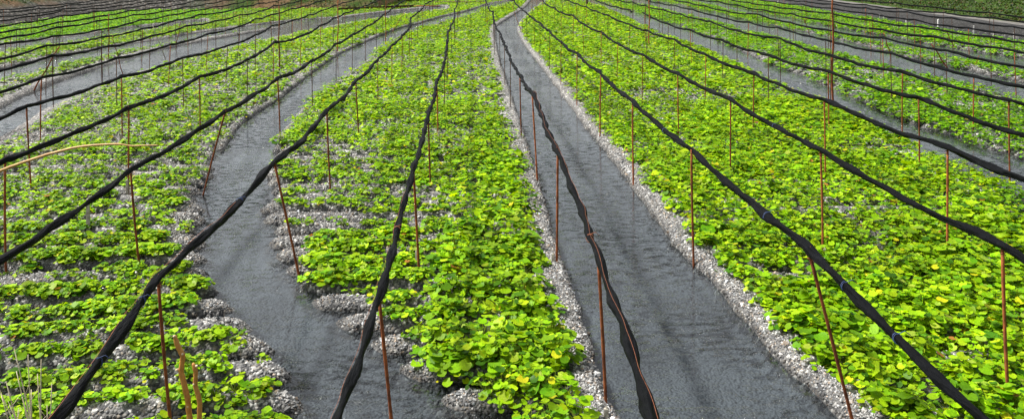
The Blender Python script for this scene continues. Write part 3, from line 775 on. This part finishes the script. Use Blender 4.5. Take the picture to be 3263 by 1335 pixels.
cand = []
for (i, k), (b, t) in PT.items():
    if k < 0: continue
    if i <= -14 and b[1] > 70: continue
    if hill_d(np.array(b[0]), np.array(b[1])) > -.4: continue
    if b[0] > 22.4: continue
    if i == 4 and 37.5 < b[1] < 41: pass
    if visible(b, t): cand.append((b[1], i, k, b, t))
cand.sort()
bx = np.array([c[3][0] for c in cand]); by = np.array([c[3][1] for c in cand])
bz, bd, bw, bs, bp_, bf = terrain(bx, by); bc, bb = coverage(bx, by, bd, bw, bs, bp_)
cnt = {}
far = MB()
far_n = 0
STAKE = []
for q, (Y, i, k, b, t) in enumerate(cand):
    cnt[i] = cnt.get(i, 0) + 1
    z0 = float(bz[q]); H = Vector(t) - Vector((b[0], b[1], 0))
    base = Vector((b[0], b[1], z0))
    axis_ = Vector(t) - Vector((b[0], b[1], .06)); axis_.normalize()
    top = Vector(t) + axis_ * .05
    base = Vector((b[0], b[1], .06)) + axis_ * ((z0 - .06) / max(axis_.z, .2))
    L = (top - base).length
    if q >= 292:
        far.tube([base - axis_ * .2, (base + top) / 2, top], .011, 5); far_n += 1; continue
    rot = axis_.to_track_quat('Z', 'Y')
    if k <= 3:
        o = bpy.data.objects.new('rusty_post', post_mesh(L, .0150 if k < 2 else .0145, q))
        COL.objects.link(o)
    else:
        o = bpy.data.objects.new('rusty_post', SHARED[q % 6]); COL.objects.link(o); o.scale = (1, 1, L)
    o.location = base; o.rotation_mode = 'QUATERNION'; o.rotation_quaternion = rot
    where = 'in water' if bd[q] < .02 else ('in gravel' if bc[q] < .35 else 'among leaves')
    lean = 'leaning ' if axis_.z < .985 else ''
    nth = 'nearest' if cnt[i] == 1 else ORD[cnt[i]] + ' from front'
    if i == 0: line = 'under the net rope beside the wide channel'
    else: line = 'under %s net rope %s of wide channel' % (ORD[abs(i)], 'right' if i > 0 else 'left')
    tag(o, '%srusty post %s, %s %s' % (lean, where, nth, line), 'post', 'rusty posts holding up the black net ropes')
    if k <= 2:                                         # wire that binds the net to the post top
        mb = MB(); th = np.linspace(0, 4 * np.pi, 26)
        mb.tube([(.021 * math.cos(x), .021 * math.sin(x), L - .10 + .0045 * x) for x in th], .004, 5)
        mb.tube([(.02, 0, L - .05), (.05, .01, L - .01), (.035, .02, L + .03)], .0035, 5)
        mb.build('binding_wire', M_wire, o)
if far_n:
    tag(far.build('rusty_posts', M_dull), 'farthest rusty posts in the rows at the back of the field', 'posts', kind='stuff')

# ---------------------------------------------------------------- wooden stakes at post feet
def stake(x, y_top, y_base, wpx, label, lean=0, mat=None, zb=.05):
    b = G(x, y_base, zb); S = F / b[1]
    h = (y_base - y_top) / S + .12; wd = wpx / S
    mb = MB(); mb.box((0, 0, h / 2 - .14), (wd, wd * .7, h + .02), random.uniform(-.4, .4), .86, (lean, 0))
    mb.box((wd * .1, 0, h - .12), (wd * .5, wd * .4, wd * .6), .5, .4, (lean, 0))
    o = mb.build('wooden_stake', mat or M_wood, smooth=False)
    m = o.modifiers.new('bevel', 'BEVEL'); m.width = wd * .12; m.segments = 2
    o.location = b
    tag(o, label, 'stake', 'wooden stakes driven in beside the posts')
ST = [(1932, 1296, 1350, 17, 'split pale wooden stake at the gravel edge, bottom centre of the photo'),
      (1763, 806, 848, 9, 'pale wooden stake beside the second post along the wide channel'),
      (1709, 532, 576, 6, 'slim pale stake at the third post along the wide channel bank'),
      (1327, 798, 856, 7, 'pale stake tied beside the leaning post in the middle bed'),
      (281, 632, 741, 11, 'tall grey stake standing alone among leaves at the lower left'),
      (406, 572, 618, 9, 'grey plank stake behind a post in the left bed'),
      (636, 430, 455, 9, 'short pale stake at a post foot beside a yellow leaf'),
      (386, 426, 457, 8, 'greyish stake left of the curved stream, at the foot of a post'),
      (890, 430, 459, 9, 'white stake standing in the curved stream below a post'),
      (1145, 424, 446, 8, 'pale stub stake among dense leaves of the middle bed'),
      (1398, 418, 453, 7, 'white stake on the middle bed close under the net rope'),
      (2628, 790, 822, 9, 'whitish stake at the foot of a post on the right bed'),
      (2636, 552, 570, 6, 'small pale stake at a right bed post in dense leaves'),
      (2716, 1272, 1300, 12, 'rounded pale stake top by the gravel edge at the lower right'),
      (3032, 775, 814, 7, 'thin grey stake behind a post at the far right of the leaf bed'),
      (1410, 330, 354, 5, 'thin pale stake far up the middle bed'),
      (949, 815, 866, 6, 'pale stake strapped behind the leaning post near the curved stream'),
      (440, 820, 864, 7, 'pinkish grey stake behind the post on the lower left ridges'),
      (995, 340, 356, 7, 'pale stake stub at the right bank of the curved stream'),
      (1968, 98, 112, 3, 'tiny white marker stake in the leaves right of the wide channel')]
for s in ST: stake(*s)
for n_, (x, yt, yb, w_, lab) in enumerate([
        (2990, 63, 86, 6, 'thick white stake standing before the dark stone wall'), (2888, 61, 72, 6, 'squat white stake before the dark stone wall'),
        (2816, 55, 66, 3, 'thin white stake before the wall, right one of a close pair'), (2803, 47, 61, 3, 'thin white stake before the wall, left one of a close pair'),
        (3103, 83, 100, 4, 'white stake with a pale top at the wall stream, right of the thick one'), (3165, 102, 115, 4, 'leaning white stake near the right end of the wall stream'),
        (3230, 106, 125, 3, 'rightmost thin white stake at the wall stream'), (2479, 4, 13, 3, 'smallest white stake at the far end of the wall stream')]):
    stake(x, yt, yb, w_, lab, .1 if 'leaning' in lab else 0, M_pale)

# ---------------------------------------------------------------- leaning props and tall poles
def pole(tx, ty, bx, by, r, label, cat='pole', name='leaning_prop', mat=None, dY=0.0, group='slanting props among the posts'):
    b = G(bx, by, .03); t = AT(tx, ty, b[1] + dY)
    p = np.linspace(b, t, 7); p = np.vstack([p[0] - (p[1] - p[0]) * .2, p])
    p[:, 0] += .02 * np.sin(np.arange(len(p)) * 1.7 + bx)
    o = MB().tube(p, np.linspace(r * 1.15, r * .8, len(p)), 7).build(name, mat or M_rust, loc=b)
    tag(o, label, cat, group)
pole(188, 150, 108, 289, .022, 'brown prop slanting left behind the broad left stream')
pole(357, 113, 391, 235, .014, 'thin prop slanting right down to the broad left stream')
pole(485, 81, 530, 193, .016, 'prop with a pale foot slanting right at the broad left stream edge', mat=M_wood)
pole(576, 72, 560, 152, .016, 'brown prop slanting left in the thin leaves beyond the left stream')
pole(1288, 40, 1252, 100, .016, 'prop slanting left behind the curved stream, far up')
pole(2969, 141, 3016, 215, .024, 'brown prop slanting right behind the third stream on the right')
pole(2816, 105, 2838, 178, .02, 'prop slanting right beside the second stream on the right')
pole(2663, 80, 2692, 145, .014, 'thin prop with a white foot on the right hand bed', mat=M_wood)
pole(2563, 62, 2583, 120, .014, 'thin slanting prop left of the tall pole on the right')
pole(3012, 95, 3040, 150, .02, 'prop slanting right in the leaves before the stone wall')
pole(3120, 178, 3105, 214, .014, 'short prop slanting left at the far right bed edge')
pole(1632, 20, 1663, 108, .014, 'thin wire prop slanting over the wide channel bend')
pole(1692, 20, 1698, 44, .014, 'short slanting prop at the top of the wide channel')
tg = 'tall poles rising above the net ropes'
pole(2654, -30, 2652, 322, .028, 'tall thick rusty pole rising above the ropes on the right', name='tall_pole', group=tg)
pole(2069, -30, 2068, 152, .026, 'tall rusty pole by the cut end of a net rope', name='tall_pole', group=tg)
pole(889, 20, 890, 232, .024, 'tall rusty pole in the leaves left of the curved stream', name='tall_pole', group=tg)
pole(1078, -20, 1076, 166, .022, 'tall rusty pole beside the far bank of the curved stream', name='tall_pole', group=tg)
pole(1229, -20, 1229, 137, .02, 'tall slim pole far up beside the curved stream', name='tall_pole', group=tg)
pole(346, 45, 347, 196, .02, 'tall pole among thin leaves behind the broad left stream', name='tall_pole', group=tg)
pole(1870, -30, 1870, 17, .10, 'thick weathered trunk post at the far end of the first right stream', name='trunk_post', mat=M_bark, group=tg)
pole(2071, -30, 2071, 4, .09, 'thick dark trunk post standing at the top right of centre', name='trunk_post', mat=M_bark, group=tg)

# timber edging and pipes lying across the far end
def lying(pts, r, name, label, cat, mat, z=.12):
    p = np.array([G(x, y, z) for x, y in pts])
    tag(MB().tube(p, r, 8).build(name, mat, loc=tuple(p[0])), label, cat)
lying([(1286, 21), (1340, 20.5), (1403, 20.5)], .05, 'pipe', 'brown pipe lying across the far end of the middle bed', 'pipe', M_rust)
lying([(1376, 8.5), (1440, 8), (1545, 8.5)], .06, 'pipe', 'dark pipe lying in front of the bushes at the far end', 'pipe', M_dull)
a = np.array(G(1078, 34, .1)); c = np.array(G(1318, 24, .1))
mid = (a + c) / 2; ln = float(np.linalg.norm(c - a)); rz = math.atan2(c[1] - a[1], c[0] - a[0])
mb = MB()
for j in range(4):
    f = (j + .5) / 4; q = a + (c - a) * f
    mb.box((q[0], q[1], .16), (ln / 4 - .03, .06, .26), rz)
tag(mb.build('timber_edging', M_dull, smooth=False, loc=tuple(a)), 'low brown timber edging along the back of the far left bed', 'edging')

# ---------------------------------------------------------------- cut stems, cane and straw in the foreground
def stem(pts, Y, rpx, label, cuts):
    p = np.array([AT(x, y, Y) for x, y in pts]); S = F / Y
    p = np.vstack([p, [(p[-1][0] + .02, Y, -.15)]])
    q = []
    for u, v in zip(p[:-1], p[1:]): q += [u + (v - u) * t for t in np.linspace(0, 1, 5, endpoint=False)]
    q = np.array(q + [p[-1]])
    r = rpx / S * np.interp(np.arange(len(q)), [0, 1, 3, len(q)], [.45, .72, .95, 1.15]) * (1 + .06 * np.sin(np.arange(len(q)) * 2.4))
    base = (float(q[-1][0]), Y, 0.0)
    o = MB().tube(q, r, 10).build('cut_stem', M_stem, loc=base)
    tag(o, label, 'stem', 'pruned stems sticking up in the foreground')
    for (x, y, dx, s) in cuts:
        c = Vector(AT(x, y, Y)) - Vector(base)
        d = Vector((dx, -.75, .45)).normalized(); L = s / S
        a_ = Vector((0, 0, 1)).cross(d).normalized(); b_ = d.cross(a_)
        rk = rpx / S
        c0 = c + d * rk * .2
        mb = MB(); mb.tube([c0, c0 + d * rk * 1.0], [rk * .62, rk * .40], 9)
        ob = mb.build('pruned_knot', M_cut, o)
stem([(556, 1068), (566, 1100), (583, 1133), (577, 1184), (590, 1235), (598, 1269), (606, 1345)], 6.6, 8.5, 'taller orange pruned stem with cut knots, lower left', [(556, 1072, .1, 8), (580, 1128, .5, 8), (570, 1178, -.7, 8), (600, 1294, .1, 10)])
stem([(615, 1156), (624, 1184), (622, 1227), (631, 1255), (637, 1282), (635, 1345)], 6.55, 7.5, 'shorter orange pruned stem beside the taller one, lower left', [(626, 1166, .5, 8), (621, 1224, -.2, 9)])
# long tan cane arching in from the left
Yc = 7.0
pts = [AT(x, y, Yc) for x, y in [(504, 463), (460, 464), (418, 466), (376, 459), (300, 463), (239, 470), (149, 493), (64, 521), (0, 545), (-90, 585), (-200, 650), (-330, 770), (-430, 950), (-480, 1150)]]
pts.append((pts[-1][0] - .1, Yc, -.1))
pts = np.array(pts); q = []
for u, v in zip(pts[:-1], pts[1:]): q += [u + (v - u) * t for t in np.linspace(0, 1, 6, endpoint=False)]
q = np.array(q + [pts[-1]]); nn = np.arange(len(q))
for _ in range(3): q[1:-1] = (q[:-2] + 2 * q[1:-1] + q[2:]) / 4
base = (float(q[-1][0]), Yc, 0.0)
o = MB().tube(q, np.interp(nn, [0, 20, 50, len(q)], [.0045, .0085, .0125, .016]) * (1 + .18 * (nn % 9 == 0)), 8).build('arched_cane', M_cane, loc=base)
tag(o, 'long tan cane arching in from the left above the leaf bed', 'cane')
# dry straw tuft at the lower left corner
mb = MB(); b0 = np.array(AT(130, 1420, 6.2)); b0[2] = -.05
rs = random.Random(3)
for tx, ty in [(165, 1222), (132, 1145), (45, 1110), (52, 1182), (2, 1252), (150, 1290), (20, 1215), (100, 1240), (70, 1265), (120, 1190), (-30, 1180), (190, 1300), (90, 1130), (60, 1300), (30, 1290)]:
    t_ = np.array(AT(tx, ty, 6.2 + rs.uniform(-.2, .2))); b_ = b0 + np.array([rs.uniform(-.12, .12), rs.uniform(-.1, .1), 0])
    u = np.linspace(0, 1, 9)[:, None]; p = b_ + (t_ - b_) * u; p[:, 0] += .05 * rs.uniform(-1, 1) * np.sin(u[:, 0] * 3.1)
    mb.tube(p, np.linspace(.0075, .003, 9), 5)
    if rs.random() < .7:
        k = p[6]; mb.tube([k, k + np.array([rs.uniform(-.12, .12), .02, .12])], [.002, .001], 4)
tag(mb.build('dry_grass', M_straw, loc=tuple(b0)), 'tuft of dry pale grass stalks at the lower left corner', 'grass')

# ---------------------------------------------------------------- bushes at the far end
def bush(x, y, z, w_, h_, n, seed, label, cols):
    r = np.random.default_rng(seed)
    u = r.normal(0, 1, (n, 3)); u /= np.linalg.norm(u, axis=1)[:, None]; rad = r.uniform(.25, 1, n) ** .5
    lump = .75 + .5 * vnoise(u[:, 0] * 2 + 5, u[:, 2] * 2 + u[:, 1] * 1.7, seed)
    p = u * (rad * lump)[:, None] * np.array([w_, w_ * .7, h_]); p[:, 2] = np.abs(p[:, 2] + h_ * .15)
    V, L, k, tv, nf = make_leaves(p, r.uniform(.06, .15, n), r.uniform(0, 1.4, n), r.uniform(0, 6.3, n), 5, False)
    c = np.array(cols)[r.integers(0, len(cols), n)] * r.uniform(.7, 1.3, (n, 1))
    me = np_mesh('crown', V, L, np.arange(nf) * k, M_bush, True, np.repeat(c, tv, 0))
    t = MB()
    for a in range(5):
        an = a * 1.26; t.tube([(0, 0, -.2), (.1 * math.cos(an), .1 * math.sin(an), h_ * .3), (w_ * .4 * math.cos(an), w_ * .3 * math.sin(an), h_ * .8)], [.05, .04, .015], 6)
    root = t.build('bush', M_bark); root.location = (x, y, z)
    o = bpy.data.objects.new('crown', me); COL.objects.link(o); o.parent = root
    tag(root, label, 'bush', 'bushes along the far end of the field')
DK = [(.015, .03, .01), (.025, .045, .012), (.04, .03, .015)]; GR = [(.03, .09, .01), (.05, .13, .015), (.02, .06, .01)]
for x, y, w_, h_, n, cols, lab in [
        (-9.2, 88, 1.3, 1.3, 1800, DK, 'dark brownish bush at the far end, left of the middle rope'), (-11.6, 89, 1.0, .9, 1200, DK, 'smaller dark bush beside the earth bank at the far end'),
        (-6.4, 90.5, 1.6, 1.1, 1800, GR, 'green bush behind the dark pipe, left of the middle rope'), (-4.2, 91, 1.5, 1.2, 1800, GR, 'green bush directly behind the middle rope at the far end'),
        (-2.2, 90.8, 1.3, 1.0, 1500, GR, 'green bush at the right end of the dark pipe')]:
    bush(x, y, 0, w_, h_, n, int(abs(x) * 10), lab, cols)

# grass and weeds on the banks
def bank_grass():
    n = 130000
    X = np.concatenate([rng.uniform(-60, -6, n), rng.uniform(26.3, 42, n)]); Y = np.concatenate([rng.uniform(45, 100, n), rng.uniform(30, 95, n)])
    hd = hill_d(X, Y) + 1.2 * (fbm(X * .2, Y * .2, 31) - .5)
    z1 = np.minimum(hd, np.where((X > -12) & (Y > 80), 2.6, 8.0)) * .42 + .9 * (fbm(X * .3, Y * .3, 33) - .5) * sstep(0, 3, hd) - .05
    sd = X - 26.2
    z2 = .5 + np.minimum(sd, 7) * .5 + .5 * (fbm(X * .4, Y * .4, 44) - .5) * sstep(0, 1.5, sd)
    right = X > 26
    ok = np.where(right, sd > .15, (hd > .3) & (hd < 14)) & (fbm(X * .5, Y * .5, 77) > np.where(right, .2, .47))
    ok &= ~((~right) & (X < -26) & (z1 < 1.2))
    X = X[ok]; Y = Y[ok]; z = np.where(right, z2, z1)[ok]; n = len(X)
    p = np.stack([X, Y, z + .03], -1)
    V, L, k, tv, nf = make_leaves(p, rng.uniform(.025, .075, n), rng.uniform(.2, 1.3, n), rng.uniform(0, 6.3, n), 4, False)
    cols = np.array([(.025, .055, .008), (.04, .075, .01), (.06, .06, .02), (.015, .04, .008), (.10, .06, .025)])
    c = cols[rng.choice(5, n, p=[.35, .25, .15, .15, .1])] * rng.uniform(.7, 1.2, (n, 1))
    me = np_mesh('bank_weeds', V, L, np.arange(nf) * k, M_bush, True, np.repeat(c, tv, 0))
    tag(link('bank_weeds', me), 'rough green and brown weeds growing over the earth banks', 'weeds', kind='stuff')
bank_grass()

# ------------------------------------------------------------------ light
EL, AZ = math.radians(55), math.radians(-78)         # soft sun, high and to the left
world = bpy.data.worlds.new('World'); scene.world = world; world.use_nodes = True
nt = world.node_tree; nt.nodes.clear()
sky = nt.nodes.new('ShaderNodeTexSky'); sky.sky_type = 'NISHITA'; sky.sun_disc = False
sky.sun_elevation = EL; sky.sun_rotation = AZ; sky.air_density = 1.0; sky.dust_density = 4.0
hs = nt.nodes.new('ShaderNodeHueSaturation'); hs.inputs['Saturation'].default_value = .24
bg = nt.nodes.new('ShaderNodeBackground'); bg.inputs[1].default_value = .09
wo = nt.nodes.new('ShaderNodeOutputWorld')
nt.links.new(sky.outputs[0], hs.inputs['Color']); nt.links.new(hs.outputs[0], bg.inputs[0]); nt.links.new(bg.outputs[0], wo.inputs[0])
sun = bpy.data.lights.new('sun', 'SUN'); sun.energy = 3.4; sun.angle = math.radians(5); sun.color = (1, .96, .9)
so = bpy.data.objects.new('sun', sun); COL.objects.link(so)
d = Vector((math.sin(AZ) * math.cos(EL), math.cos(AZ) * math.cos(EL), math.sin(EL)))
so.rotation_euler = d.to_track_quat('Z', 'Y').to_euler(); so.location = (0, 0, 30)

# ------------------------------------------------------------------ camera
cam = bpy.data.cameras.new('camera'); co = bpy.data.objects.new('camera', cam); COL.objects.link(co)
cam.sensor_width = 36; cam.lens = 36 * F / 3263
cam.shift_y = -(667.5 - Y0) / 3263
r = math.atan(RHO)                                   # slight roll of the camera
co.rotation_mode = 'QUATERNION'
base_rot = Matrix.Rotation(math.radians(90), 3, 'X')
roll = Matrix.Rotation(-r, 3, 'Z')
co.rotation_quaternion = (base_rot @ roll).to_quaternion()
co.location = (0, 0, HC)
cam.clip_start = .1; cam.clip_end = 2000
scene.camera = co
scene.view_settings.view_transform = 'Standard'; scene.view_settings.look = 'None'
scene.view_settings.exposure = 1.15; scene.view_settings.gamma = 1
scene.render.engine = 'CYCLES'
scene.cycles.max_bounces = 6; scene.cycles.transparent_max_bounces = 8
scene.cycles.caustics_reflective = False; scene.cycles.caustics_refractive = False
